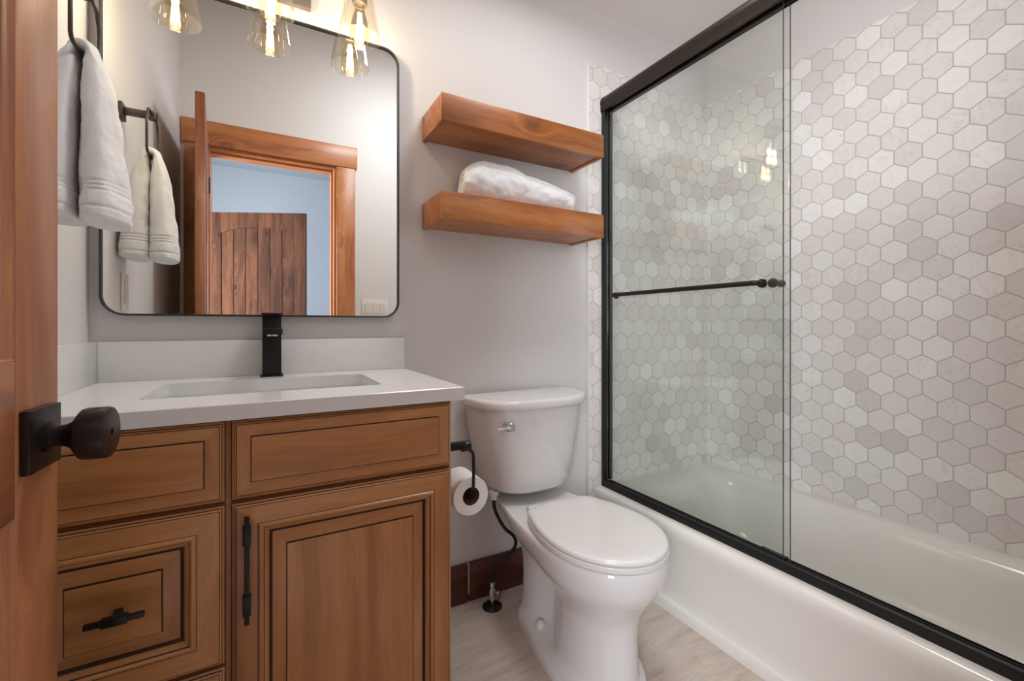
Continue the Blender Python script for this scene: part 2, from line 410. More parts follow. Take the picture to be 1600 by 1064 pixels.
# ------------------------------------------------------------------ the hall behind the camera (seen in the mirror)
HX0, HX1, HY0, HY1 = -1.25, 1.78, -2.75, YF-T
b = B(); box(b, HX0-T, HX1+T, HY0-T, HY1, -0.08, 0.0); struct('floor_hall', b, M['hall_floor'])
b = B(); box(b, HX0-T, HX1+T, HY0-T, HY1, 2.75, 2.83); struct('ceiling_hall', b, M['hall'])
b = B(); box(b, HX0-T, HX1+T, HY0-T, HY0, 0, 2.75); struct('wall_hall_far', b, M['hall'])
b = B()
box(b, HX0-T, HX0, HY0, -1.6, 0, 2.75); box(b, HX0-T, HX0, -0.3, HY1, 0, 2.75)
box(b, HX0-T, HX0, -1.6, -0.3, 0, 0.8); box(b, HX0-T, HX0, -1.6, -0.3, 2.1, 2.75); struct('wall_hall_left', b, M['hall'])
w2 = thing('fill_window', 'white framed hall window added opposite the first as a light fill, unseen behind the camera', 'window', (HX0-0.06, -0.95, 0.8), kind='structure')  # unseen window added to go with the side fill light
b = B()
for y0, y1, z0, z1 in ((-1.6, -1.55, 0.8, 2.1), (-0.35, -0.3, 0.8, 2.1), (-1.55, -0.35, 0.8, 0.85), (-1.55, -0.35, 2.05, 2.1)): box(b, HX0-0.09, HX0-0.03, y0, y1, z0, z1, 0.004)
obj('window_frame', b, M['switch'], w2)
b = B(); box(b, HX0-0.063, HX0-0.057, -1.55, -0.35, 0.85, 2.05); obj('window_pane', b, M['winglow'], w2)
WY0, WY1, WZ0, WZ1 = -2.1, -0.8, 0.8, 2.1
b = B()
box(b, HX1, HX1+T, HY0, WY0, 0, 2.75); box(b, HX1, HX1+T, WY1, HY1, 0, 2.75)
box(b, HX1, HX1+T, WY0, WY1, 0, WZ0); box(b, HX1, HX1+T, WY0, WY1, WZ1, 2.75); struct('wall_hall_right', b, M['hall'])
b = B(); box(b, HX0-T, XL-T, HY1, HY1+T, 0, 2.75); struct('wall_hall_near', b, M['hall'])
w1 = thing('window_1', 'white framed hall window behind the camera', 'window', (HX1+0.06, -1.45, WZ0), kind='structure')
b = B()
for y0, y1, z0, z1 in ((WY0, WY0+0.05, WZ0, WZ1), (WY1-0.05, WY1, WZ0, WZ1), (WY0+0.05, WY1-0.05, WZ0, WZ0+0.05), (WY0+0.05, WY1-0.05, WZ1-0.05, WZ1), (-1.47, -1.43, WZ0+0.05, WZ1-0.05)):
    box(b, HX1+0.03, HX1+0.09, y0, y1, z0, z1, 0.004)
obj('window_frame', b, M['switch'], w1)
b = B(); box(b, HX1+0.057, HX1+0.063, WY0+0.05, -1.472, WZ0+0.05, WZ1-0.05); box(b, HX1+0.057, HX1+0.063, -1.428, WY1-0.05, WZ0+0.05, WZ1-0.05); obj('window_pane', b, M['winglow'], w1)

# dark plank door standing open in the hall
def place(pts_bm, p0, ang):
    bmesh.ops.transform(pts_bm, matrix=Matrix.Translation(p0) @ Matrix.Rotation(ang, 4, 'Z'), verts=pts_bm.verts)
hp = Vector((-0.414, -1.82, 0.0)); ha = math.atan2(0.38, 0.77)
d2 = thing('door_2', 'dark brown knotty plank door with arched top rail, seen in the mirror', 'door', hp, kind='structure')
DW = 0.84
b = B(); box(b, 0, 0.10, 0.0, 0.036, 0.01, 2.03, 0.002); box(b, DW-0.10, DW, 0.0, 0.036, 0.01, 2.03, 0.002); place(b, hp, ha); obj('stile', b, M['plank'], d2)
b = B()
n = 16; top = [(0.10+(DW-0.2)*i/n) for i in range(n+1)]
arch = lambda x: 1.90-0.055*(abs(x-DW/2)/(DW/2-0.1))**2.0
rings = []
for x in top: rings.append([(x, 0.0, arch(x)), (x, 0.036, arch(x)), (x, 0.036, 2.03), (x, 0.0, 2.03)])
loft(b, rings); place(b, hp, ha); obj('arched_rail', b, M['plank'], d2)
b = B(); box(b, 0.10, DW-0.10, 0.0, 0.036, 0.01, 0.22); box(b, 0.10, DW-0.1, 0.0, 0.036, 0.80, 0.96); place(b, hp, ha); obj('rail', b, M['plank'], d2)
for zz0, zz1 in ((0.22, 0.80), (0.96, 1.905)):
    for k in range(6):
        w = (DW-0.2)/6
        b = B(); box(b, 0.10+k*w, 0.10+(k+1)*w, 0.008, 0.028, zz0, zz1, 0.005, 1); place(b, hp, ha); obj('plank', b, M['plank'], d2)
for zz in (0.25, 1.05, 1.78):
    b = B(); box(b, -0.012, 0.012, 0.030, 0.042, zz, zz+0.09, 0.002); tube(b, [(-0.002, 0.042, zz-0.004), (-0.002, 0.042, zz+0.094)], 0.006, 10); place(b, hp, ha); obj('hinge', b, M['black'], d2)

# ------------------------------------------------------------------ bathroom door, opened against the left
dp = Vector((-0.2655, YF+0.006, 0.0)); DWI = 0.672; DT = 0.035; DH = 1.998
dang = math.atan2(0.735-dp.y, -0.2195+0.002-dp.x)   # local x runs from the hinge to the free edge, local -y faces the room
d1 = thing('door_1', 'stained alder bathroom door standing open at the left edge, with a dark bronze knob', 'door', dp, kind='structure')
def dplace(bm): place(bm, dp, dang)
ST = 0.088
for x0, x1 in ((0.0, ST), (DWI-ST, DWI)):
    b = B(); box(b, x0, x1, 0, DT, 0.012, DH, 0.0025); dplace(b); obj('stile', b, M['door'], d1)
for z0, z1 in ((0.012, 0.22), (0.822, 0.985), (DH-0.12, DH)):
    b = B(); box(b, ST, DWI-ST, 0, DT, z0, z1, 0.002); dplace(b); obj('rail', b, M['doorX'], d1)
for z0, z1 in ((0.22, 0.822), (0.985, DH-0.12)):
    w = (DWI-2*ST)/5
    b = B()
    for k in range(5): box(b, ST+k*w, ST+(k+1)*w, 0.010, 0.025, z0, z1, 0.004, 1)
    dplace(b); obj('panel', b, M['door'], d1)
    b = B()   # sticking round the panel, both faces
    for yo, s in ((0.0, 1), (DT, -1)):
        R = []
        for ins, dep in ((0.0, 0.001), (0.004, 0.004), (0.012, 0.005), (0.016, 0.0105)):
            y = yo+s*dep
            R.append([(ST+ins, y, z0+ins), (DWI-ST-ins, y, z0+ins), (DWI-ST-ins, y, z1-ins), (ST+ins, y, z1-ins)])
        loft(b, R, False, False)
    dplace(b); obj('panel_moulding', b, M['door'], d1)
for zz in (0.22, 0.98, 1.74):
    b = B(); tube(b, [(-0.004, -0.003, zz), (-0.004, -0.003, zz+0.089)], 0.0045, 10); box(b, -0.003, 0.02, -0.001, 0.0, zz, zz+0.089); dplace(b); obj('hinge', b, M['bronze'], d1)
# knob set (local -y = room side)
kx, kz = DWI-0.050, 0.897
for side in (-1, 1):
    y0 = 0.0 if side < 0 else DT
    b = B(); box(b, kx-0.033, kx+0.033, min(y0, y0+side*0.009), max(y0, y0+side*0.009), kz-0.034, kz+0.034, 0.0015); dplace(b); ros = obj('rosette', b, M['bronze'], d1)
    b = B()
    prof = [(0.0165, 0.009), (0.0165, 0.013), (0.012, 0.0145), (0.0115, 0.020), (0.0125, 0.026), (0.016, 0.032), (0.0245, 0.037), (0.0285, 0.040), (0.0295, 0.044), (0.0295, 0.062), (0.0285, 0.0645), (0.0265, 0.0655), (0.004, 0.0655), (0.004, 0.060)]
    lathe(b, [(r, side*h) for r, h in prof], (kx, y0, kz), 'Y', 40); dplace(b); obj('knob', b, M['bronze'], d1)
b = B(); box(b, DWI, DWI+0.0015, 0.006, DT-0.006, kz-0.028, kz+0.028); box(b, DWI, DWI+0.010, 0.012, DT-0.012, kz-0.010, kz+0.010, 0.002); dplace(b); obj('latch', b, M['bronze'], d1)

# ------------------------------------------------------------------ vanity cabinet
VX0, VX1, VYF, CT = XL+0.003, 0.3935, 1.018, 0.874
CB = CT-0.031
van = thing('vanity_cabinet', 'glazed brown maple bathroom vanity under the white quartz countertop', 'cabinet', (0.0, 1.26, 0.0))
b = B()
box(b, VX0, VX0+0.018, VYF, YB-0.002, 0.09, CB); box(b, VX1-0.018, VX1, VYF, YB-0.002, 0.0, CB, 0.001)
box(b, VX0+0.018, VX1-0.018, VYF, YB-0.002, 0.09, 0.108); box(b, VX0+0.018, VX1-0.018, YB-0.010, YB-0.002, 0.108, CB)
box(b, -0.069, -0.051, VYF+0.02, YB-0.012, 0.108, CB-0.16); box(b, VX0, VX1-0.018, VYF+0.07, VYF+0.085, 0.0, 0.09)
obj('carcass', b, M['maple'], van)
b = B()   # face frame
for x0, x1, z0, z1 in ((VX0, VX0+0.03, 0.09, CB), (VX1-0.030, VX1, 0.09, CB), (-0.082, -0.038, 0.09, CB)): box(b, x0, x1, VYF-0.004, VYF, z0, z1)
for x0, x1 in ((VX0+0.03, -0.082), (-0.038, VX1-0.030)):
    for z0, z1 in ((0.815, CB), (0.66, 0.70), (0.09, 0.12)): box(b, x0, x1, VYF-0.004, VYF, z0, z1)
obj('face_frame', b, [M['maple']], van)
FY = VYF-0.0045
def front(name, x0, x1, z0, z1, kind, mat):
    """raised-panel front: nested rectangles (inset, stand-out, material of the strip that follows)"""
    g = [(0.0, -0.0, 0), (0.0, 0.0105, 1), (0.0012, 0.0122, 0), (0.0036, 0.0140, 0), (0.0048, 0.0142, 1), (0.0058, 0.0165, 0), (0.0085, 0.0185, 1), (0.0098, 0.0190, 0)]
    if kind == 'slab':
        g += [(0.0320, 0.0180, 1), (0.0333, 0.0180, 1), (0.0340, 0.0212, 0)]
    else:
        g += [(0.0440, 0.0190, 1), (0.0452, 0.0190, 0), (0.0475, 0.0225, 0), (0.0510, 0.0230, 0), (0.0545, 0.0205, 1), (0.0560, 0.0180, 0), (0.0600, 0.0165, 0), (0.0640, 0.0120, 1), (0.0680, 0.0078, 1), (0.0700, 0.0082, 0), (0.0935, 0.0158, 1), (0.0952, 0.0160, 1), (0.0958, 0.0188, 0)]
    R = []; mis = []
    for ins, out, mi in g:
        y = FY-out
        R.append([(x0+ins, y, z0+ins), (x1-ins, y, z0+ins), (x1-ins, y, z1-ins), (x0+ins, y, z1-ins)]); mis.append(mi)
    bm = B(); loft(bm, R, True, True, mis=mis)
    bm.faces.ensure_lookup_table()
    for f in bm.faces:      # rails run level, stiles upright, the field with the front's own grain
        if f.material_index == 0 and len(f.verts) == 4:
            xs = [v.co.x for v in f.verts]; zs = [v.co.z for v in f.verts]
            if max(xs)-min(xs) < (x1-x0)*0.25: f.material_index = 2
            elif max(zs)-min(zs) < (z1-z0)*0.25: f.material_index = 3
    return obj(name, bm, [mat, M['glaze'], M['maple'], M['mapleH']], van, smooth=20)
LX0, LX1, RX0, RX1 = VX0+0.006, -0.0645, -0.0555, VX1-0.002
front('false_drawer_front', RX0, RX1, 0.6855, 0.8395, 'slab', M['mapleH'])
front('drawer_front', LX0, LX1, 0.6855, 0.8395, 'slab', M['mapleH'])
cd = front('cabinet_door', RX0, RX1, 0.092, 0.680, 'panel', M['maple'])
dr = front('drawer_front', LX0, LX1, 0.379, 0.680, 'panel', M['mapleH'])
dr2 = front('drawer_front', LX0, LX1, 0.092, 0.3745, 'panel', M['mapleH'])
# pulls
b = B(); px, py = -0.0285, FY-0.019
box(b, px-0.0042, px+0.0042, py-0.034, py-0.026, 0.462, 0.663, 0.001)
for z0, z1 in ((0.611, 0.647), (0.480, 0.518)):
    box(b, px-0.0068, px+0.0068, py-0.0366, py-0.0234, z0, z1, 0.0012); box(b, px-0.0045, px+0.0045, py-0.0236, py+0.0012, (z0+z1)/2-0.006, (z0+z1)/2+0.006)
obj('bar_pull', b, M['black'], cd)
for par, zk in ((dr, 0.530), (dr2, 0.232)):
    b = B(); xc = (LX0+LX1)/2+0.006; py = FY-0.0188
    box(b, xc-0.039, xc+0.039, py-0.032, py-0.024, zk-0.0045, zk+0.0045, 0.001)
    box(b, xc-0.0175, xc+0.0175, py-0.0345, py-0.0215, zk-0.007, zk+0.007, 0.0012); box(b, xc-0.006, xc+0.006, py-0.0216, py+0.0012, zk-0.005, zk+0.005)
    obj('bar_knob', b, M['black'], par)

# ------------------------------------------------------------------ countertop with undermount sink
CX0, CX1, CY0, CY1 = XL+0.001, 0.418, 0.982, YB-0.001
SX0, SX1, SY0, SY1 = -0.218, 0.256, 1.118, 1.392
ct = thing('countertop', 'white quartz vanity countertop with backsplash', 'countertop', (0.0, 1.25, CB))
def rr_xy(x0, x1, y0, y1, r, z, n=8):
    return [(p[0], p[2], z) for p in rrect(x0, x1, y0, y1, r, 0, n)]
b = B()
nc = 8
inner_t = rr_xy(SX0, SX1, SY0, SY1, 0.016, CT, nc); inner_b = rr_xy(SX0, SX1, SY0, SY1, 0.016, CB, nc)
def outer_like(inner, x0, x1, y0, y1, z):
    out = []; cx, cy = (SX0+SX1)/2, (SY0+SY1)/2
    for i, p in enumerate(inner):   # corner points gather on the slab's own corners
        q = i//(nc+1); k = i % (nc+1)
        c = [(x1, y1), (x0, y1), (x0, y0), (x1, y0)][q]
        out.append((c[0], c[1], z) if k == nc//2 else (((c[0], p[1], z) if (k < nc//2) == (q % 2 == 0) else (p[0], c[1], z))))
    return out
e = 0.002
loft(b, [inner_b, inner_t, outer_like(inner_t, CX0, CX1-e, CY0+e, CY1, CT), outer_like(inner_t, CX0, CX1, CY0, CY1, CT-e), outer_like(inner_t, CX0, CX1, CY0, CY1, CB)], False, False, loop=True)
obj('slab', b, M['quartz'], ct)
b = B(); box(b, CX0+0.020, CX1-0.001, YB-0.021, YB-0.001, CT, CT+0.104, 0.0015); obj('backsplash', b, M['quartz'], ct)
b = B(); box(b, CX0, CX0+0.020, CY0+0.002, YB-0.001, CT, CT+0.104, 0.0015); obj('side_splash', b, M['quartz'], ct)
sk = thing('sink', 'white rectangular undermount basin set in the quartz countertop', 'sink', (0.019, 1.255, CB-0.15))
b = B(); R = []
for ins, z, r in ((-0.014, CB, 0.03), (-0.002, CB, 0.018), (-0.002, CB-0.002, 0.018), (0.006, CB-0.06, 0.03), (0.014, CB-0.105, 0.04), (0.030, CB-0.126, 0.05), (0.06, CB-0.134, 0.06), (0.115, CB-0.138, 0.02)):
    R.append(rr_xy(SX0+ins, SX1-ins, SY0+ins, SY1-ins, r, z))
low = [[(p[0], p[1], p[2]-0.008) for p in r] for r in R]
loft(b, [low[0]]+R, False, True)
loft(b, low[1:], False, True)
obj('basin', b, M['basin'], sk)
b = B(); lathe(b, [(0.024, 0.0), (0.024, 0.003), (0.02, 0.004), (0.0, 0.004)], (0.019, 1.255, CB-0.138), 'Z', 28); obj('drain', b, M['black'], sk)

# faucet
fx, fy = 0.019, 1.462
fa = thing('faucet', 'square matte black single-hole faucet behind the sink', 'faucet', (fx, fy, CT))
b = B(); box(b, fx-0.029, fx+0.029, fy-0.028, fy+0.028, CT, CT+0.005, 0.001); obj('base_plate', b, M['black'], fa)
b = B(); box(b, fx-0.024, fx+0.024, fy-0.022, fy+0.022, CT+0.005, 1.0465, 0.0012); obj('faucet_body', b, M['black'], fa)
b = B(); box(b, fx-0.0235, fx+0.0235, fy-0.135, fy-0.021, 0.996, 1.0125, 0.0012); sp_ = obj('spout', b, M['black'], fa)
b = B(); lathe(b, [(0.013, 0.0), (0.013, -0.0045), (0.011, -0.0055), (0.0, -0.0055)], (fx, fy-0.117, 0.9965), 'Z', 24); obj('aerator', b, M['chrome'], sp_)
b = B(); box(b, fx-0.0225, fx+0.0225, fy-0.020, fy+0.020, 1.0465, 1.050); box(b, fx-0.0265, fx+0.0265, fy-0.060, fy+0.024, 1.050, 1.0555, 0.001); obj('lever', b, M['black'], fa)
b = B(); box(b, fx+0.024, fx+0.029, fy-0.130, fy-0.110, 1.000, 1.009, 0.001)
b.free()

# ------------------------------------------------------------------ mirror
MX0, MX1, MZ0, MZ1, MY = -0.366, 0.397, 1.046, 1.943, 1.488
mr = thing('mirror', 'large rounded-corner mirror with a thin dark metal frame above the vanity', 'mirror', (0.0155, YB-0.002, MZ0))
b = B(); R = []
for ins, y in ((0.0, YB-0.001), (0.0, MY+0.012), (0.0012, MY+0.011), (0.0012, MY+0.008), (0.0, MY+0.007), (0.0, MY+0.001), (0.0008, MY), (0.0042, MY), (0.005, MY+0.001), (0.0052, MY+0.022)):
    R.append(rrect(MX0+ins, MX1-ins, MZ0+ins, MZ1-ins, 0.052-ins, y))
loft(b, R, True, False); obj('mirror_frame', b, M['gunmetal'], mr)
b = B(); loft(b, [rrect(MX0+0.0055, MX1-0.0055, MZ0+0.0055, MZ1-0.0055, 0.0465, y) for y in (MY+0.012, MY+0.008)]); obj('mirror_glass', b, M['mirror'], mr)

# ------------------------------------------------------------------ vanity light
LY = 1.408
vl = thing('vanity_light', 'three-lamp vanity light with clear cone glass shades above the mirror', 'wall lamp', (0.0155, YB-0.01, 1.995))
b = B(); box(b, -0.095, 0.126, YB-0.022, YB-0.0005, 1.998, 2.118, 0.003); obj('backplate', b, M['nickel'], vl)
b = B(); box(b, -0.245, 0.276, LY-0.011, LY+0.011, 2.082, 2.104, 0.002)
for ax in (-0.045, 0.076): tube(b, [(ax, YB-0.02, 2.093), (ax, LY+0.005, 2.093)], 0.007, 12)
obj('lamp_bar', b, M['nickel'], vl)
for lx in (-0.2230, 0.0155, 0.2540):
    b = B(); lathe(b, [(0.009, 0.084), (0.009, 0.062), (0.019, 0.060), (0.0215, 0.055), (0.0225, 0.008), (0.020, 0.0), (0.015, 0.0), (0.015, 0.006)], (lx, LY, 1.997), 'Z', 28); so = obj('lamp_socket', b, M['nickel'], vl)
    b = B()
    prof = [(0.0345, 2.040), (0.0365, 2.036), (0.0480, 1.97), (0.0610, 1.898), (0.0622, 1.8968), (0.0628, 1.898), (0.0500, 1.9705), (0.0385, 2.037), (0.0355, 2.042), (0.0230, 2.042), (0.0230, 2.040)]
    rings = [[(lx+r*math.cos(2*PI*k/48), LY+r*math.sin(2*PI*k/48), z) for k in range(48)] for r, z in prof]
    loft(b, rings, False, False, loop=True); obj('lamp_shade', b, M['shade'], vl)
    b = B(); lathe(b, [(0.0, 1.872), (0.010, 1.873), (0.019, 1.878), (0.0265, 1.890), (0.0290, 1.905), (0.0275, 1.925), (0.0230, 1.948), (0.0170, 1.972), (0.0135, 1.985), (0.0130, 2.003)], (lx, LY, 0.0), 'Z', 32); bu = obj('bulb', b, M['bulb'], so)
    b = B()
    for k in range(6):
        a = 2*PI*k/6+0.3
        tube(b, [(lx+0.0055*math.cos(a), LY+0.0055*math.sin(a), 1.972), (lx+0.0115*math.cos(a+0.25), LY+0.0115*math.sin(a+0.25), 1.888)], 0.0011, 6)
    obj('filament', b, M['filament'], so)
    for lz in (1.952, 1.912):
        l = bpy.data.lights.new('bulb_light', 'POINT'); l.energy = BULB_W/2; l.color = BULB_COL; l.shadow_soft_size = 0.009
        lo = bpy.data.objects.new('bulb_light', l); COL.objects.link(lo); lo.location = (lx, LY, lz)

# ------------------------------------------------------------------ added ceiling fill lamp (unseen, above the frame)
cl = thing('ceiling_fill_lamp', 'round fill lamp added on the sloped ceiling to light the room, out of the frame', 'lamp', (LAMP[0], LAMP[1], LAMP_Z-0.002))
def tilt(bm): bmesh.ops.transform(bm, matrix=Matrix.Translation((LAMP[0], LAMP[1], LAMP_Z-0.002)) @ Matrix.Rotation(-LAMP_TILT, 4, 'X'), verts=bm.verts)
b = B(); lathe(b, [(0.0, 0.0), (0.245, 0.0), (0.245, -0.045), (0.236, -0.048), (0.236, -0.02), (0.0, -0.02)], (0, 0, 0), 'Z', 48, False); tilt(b); obj('lamp_rim', b, M['nickel'], cl)
b = B(); lathe(b, [(0.0, -0.066), (0.12, -0.062), (0.22, -0.05), (0.235, -0.042), (0.235, -0.03)], (0, 0, 0), 'Z', 48, False); tilt(b); obj('lamp_diffuser', b, M['lampglow'], cl)

# ------------------------------------------------------------------ floating shelves
def shelf(z0, z1, label):
    s = thing('floating_shelf', label, 'shelf', (0.815, YB, z0), 'floating wood shelves over the toilet')
    x0, x1, y0 = 0.4855, 1.1435, 1.321; t = 0.016
    b = B(); box(b, x0, x1, y0, y0+t, z0, z1, 0.0012); obj('front_board', b, M['shelf'], s)
    for a, c in ((x0, x0+t), (x1-t, x1)):
        b = B(); box(b, a, c, y0+t, YB-0.0005, z0, z1, 0.0012); obj('end_board', b, M['shelf'], s)
    b = B(); box(b, x0+t, x1-t, y0+t, YB-0.0005, z1-t, z1-0.0004); obj('top_board', b, M['shelf'], s)
    b = B(); box(b, x0+t+0.003, x1-t-0.003, y0+t+0.003, YB-0.0005, z0+0.0045, z0+0.016); obj('underside_board', b, M['shelf'], s)
shelf(1.666, 1.7535, 'upper floating shelf of stained wood, empty, above the toilet')
shelf(1.357, 1.4455, 'lower floating shelf of stained wood holding the rolled towel')

# ------------------------------------------------------------------ rolled towel on the shelf
def towel_roll():
    tab = [(0.000, 0.118, 0.056), (0.012, 0.134, 0.062), (0.04, 0.148, 0.066), (0.12, 0.151, 0.068), (0.205, 0.144, 0.067), (0.222, 0.131, 0.066), (0.30, 0.124, 0.064), (0.36, 0.112, 0.062), (0.40, 0.100, 0.058), (0.435, 0.090, 0.054), (0.45, 0.078, 0.048)]
    L = 0.45; N = 96; K = 90; z0 = 1.4455; yc = 1.428; x0 = 0.606
    bm = B(); rings = []
    for k in range(K+1):
        t = L*k/K; h, hw = interp(tab, t)
        h = (h+interp(tab, t-0.008)[0]+interp(tab, t+0.008)[0])/3
        ring = []
        for i in range(N):
            a = 2*PI*i/N
            y = hw*math.copysign(abs(math.cos(a))**0.95, math.cos(a)); z = math.copysign(abs(math.sin(a))**0.95, math.sin(a))
            # the flap of the roll ends as a ridge low on the front, a second fold at the top back
            rid = 0.005*math.exp(-((a-2.2-0.5*t)/0.14)**2)-0.005*math.exp(-((a-2.42-0.5*t)/0.08)**2)
            p = Vector((x0+t+0.012*math.sin(a*1.0+1)*(1 if k in (0, K) else 0.4), yc+y*(1+rid/hw), z0+h*0.5+z*h*0.5*(1+rid/hw)))
            q = p*16
            d = 0.005*noise.noise(q)+0.0026*noise.noise(q*3.1)+0.0014*noise.noise(q*14)
            p += Vector((0, y, z*h/2)).normalized()*d
            p.z = max(p.z, z0+0.0002+0.0)
            ring.append(p)
        rings.append(ring)
    # spiral ends
    def end(ring, sgn):
        c = sum(ring, Vector())/N; out = []
        for j, (f, dx) in enumerate(((0.93, 0.007), (0.82, 0.011), (0.70, 0.010), (0.62, 0.001), (0.55, 0.008), (0.42, 0.009), (0.32, 0.000), (0.24, 0.006), (0.10, 0.004))):
            out.append([c+(p-c)*f+Vector((sgn*dx, 0, 0)) for p in ring])
        return out
    rings = end(rings[0], -1)[::-1]+rings+end(rings[-1], 1)
    loft(bm, rings)
    o = obj('bath_towel', bm, M['terry'], origin=(x0+L/2, yc, z0), smooth=80)
    tag(o, 'rolled white bath towel lying on the lower wood shelf', 'towel')
towel_roll()

# ------------------------------------------------------------------ towel ring and hand towel
RX, RYC, RZB, RZT = -0.312, 1.192, 1.552, 1.695
tr = thing('towel_ring', 'square dark metal towel ring on the left wall beside the mirror', 'towel ring', (XL, RYC, 1.675))
b = B(); box(b, XL+0.0003, XL+0.010, RYC-0.024, RYC+0.024, 1.663, 1.711, 0.0015); obj('wall_plate', b, M['iron'], tr)
b = B(); box(b, XL+0.010, RX+0.011, RYC-0.010, RYC+0.010, 1.680, 1.700, 0.0015); box(b, RX-0.011, RX+0.011, RYC-0.012, RYC+0.012, 1.6765, 1.7035, 0.002); obj('arm', b, M['iron'], tr)
b = B()
rw = 0.082
pts = [(RX, RYC-rw+0.03, RZT-0.003), (RX, RYC+rw-0.03, RZT-0.003), (RX, RYC+rw-0.018, RZT-0.008), (RX, RYC+rw-0.003, RZT-0.036), (RX, RYC+rw, RZT-0.05), (RX, RYC+rw, RZB+0.012), (RX, RYC+rw-0.004, RZB+0.004), (RX, RYC+rw-0.012, RZB), (RX, RYC-rw+0.012, RZB), (RX, RYC-rw+0.004, RZB+0.004), (RX, RYC-rw, RZB+0.012), (RX, RYC-rw, RZT-0.05), (RX, RYC-rw+0.003, RZT-0.036), (RX, RYC-rw+0.018, RZT-0.008)]
tube(b, pts, 0.0038, 10, loop=True); obj('ring', b, M['iron'], tr)

def hand_towel():
    # path over the ring's lower bar: wall side -> over -> room side; (x, z, half width along y, half thickness)
    path = [(-0.3490, 1.236, 0.080, 0.0350), (-0.3490, 1.262, 0.080, 0.0365), (-0.3490, 1.30, 0.072, 0.0345), (-0.3470, 1.36, 0.067, 0.0310), (-0.3420, 1.44, 0.060, 0.0260), (-0.3360, 1.50, 0.052, 0.0210), (-0.3310, 1.535, 0.046, 0.0150), (-0.3265, 1.556, 0.043, 0.0090),
            (-0.3200, 1.567, 0.042, 0.0115), (-0.3115, 1.5705, 0.042, 0.0110), (-0.3040, 1.567, 0.042, 0.0115),
            (-0.2975, 1.556, 0.043, 0.0090), (-0.2950, 1.535, 0.046, 0.0140), (-0.2915, 1.50, 0.052, 0.0200), (-0.2885, 1.44, 0.060, 0.0250), (-0.2850, 1.36, 0.067, 0.0295), (-0.2820, 1.30, 0.073, 0.0325), (-0.2800, 1.260, 0.081, 0.0345), (-0.2800, 1.232, 0.081, 0.0335)]
    C = smoothpath([(x, RYC, z) for x, z, w, t in path], 16)
    WT = smoothpath([(w, t, 0) for x, z, w, t in path], 16)
    N = 84; rings = []; n = len(C); bm = B()
    for i, (c, wt) in enumerate(zip(C, WT)):
        tdir = (C[min(i+1, n-1)]-C[max(i-1, 0)]).normalized()
        nd = Vector((0, 1, 0)).cross(tdir).normalized()   # thickness direction
        w, th = wt.x, wt.y
        room = i > n//2
        ring = []
        band = sum(math.exp(-((c.z-zb)/0.0022)**2) for zb in (1.279, 1.288, 1.297, 1.2475))
        for k in range(N):
            a = 2*PI*k/N
            cy = math.copysign(abs(math.cos(a))**0.75, math.cos(a)); cn = math.copysign(abs(math.sin(a))**0.75, math.sin(a))
            # soft pleats running down the cloth
            pl = 1+0.16*math.sin(2.6*cy+(1.2 if room else -0.6))*abs(cn)-0.15*math.exp(-((cy-0.25)/0.22)**2)*(cn < 0)*(i > 14)
            s = 1-0.05*band
            p = c+Vector((0, cy*w*s, 0))+nd*(cn*th*pl*s)
            q = p*22
            p += nd*(math.copysign(1, cn)*(0.0035*noise.noise(q)+0.0016*noise.noise(q*3.3)))+Vector((0, 0.004*noise.noise(q+Vector((9, 0, 0))), 0))
            p.x = max(p.x, XL+0.0012)
            ring.append(p)
        rings.append(ring)
    def closeend(r):
        c = sum(r, Vector())/N; return [[c+(p-c)*f+Vector((0, 0, dz)) for p in r] for f, dz in ((0.94, -0.005), (0.80, -0.008), (0.45, -0.006), (0.15, -0.004))]
    rings = closeend(rings[0])[::-1]+rings+closeend(rings[-1])
    loft(bm, rings)
    o = obj('hand_towel', bm, M['terry'], origin=(-0.31, RYC, 1.225), smooth=80)
    tag(o, 'white terry hand towel draped through the towel ring on the left wall', 'towel')
hand_towel()

# ------------------------------------------------------------------ outlet and light switches (seen in the mirror)
ou = thing('wall_outlet', 'white outlet plate low beside the mirror on the left wall, seen in its reflection', 'outlet', (XL, 1.155, 1.066))
b = B(); box(b, XL+0.0002, XL+0.006, 1.118, 1.192, 1.066, 1.184, 0.002); obj('cover_plate', b, M['switch'], ou)
b = B(); box(b, XL+0.006, XL+0.0085, 1.138, 1.172, 1.090, 1.160, 0.001); obj('receptacle', b, M['switch'], ou)
sw = thing('light_switch', 'white triple rocker switch plate on the wall by the door, seen in the mirror', 'light switch', (0.622, YF, 1.07))
b = B(); box(b, 0.5405, 0.7035, YF+0.0002, YF+0.006, 1.070, 1.186, 0.002); obj('cover_plate', b, M['switch'], sw)
for k in range(3):
    xc = 0.622+(k-1)*0.046
    b = B(); box(b, xc-0.0165, xc+0.0165, YF+0.006, YF+0.0072, 1.0945, 1.1615); R = [[(xc-0.015, YF+0.0072, 1.097), (xc+0.015, YF+0.0072, 1.097), (xc+0.015, YF+0.0072, 1.159), (xc-0.015, YF+0.0072, 1.159)], [(xc-0.0145, YF+0.0085, 1.0975), (xc+0.0145, YF+0.0085, 1.0975), (xc+0.0145, YF+0.012, 1.1585), (xc-0.0145, YF+0.012, 1.1585)]]
    loft(b, R); obj('rocker', b, M['switch'], sw)

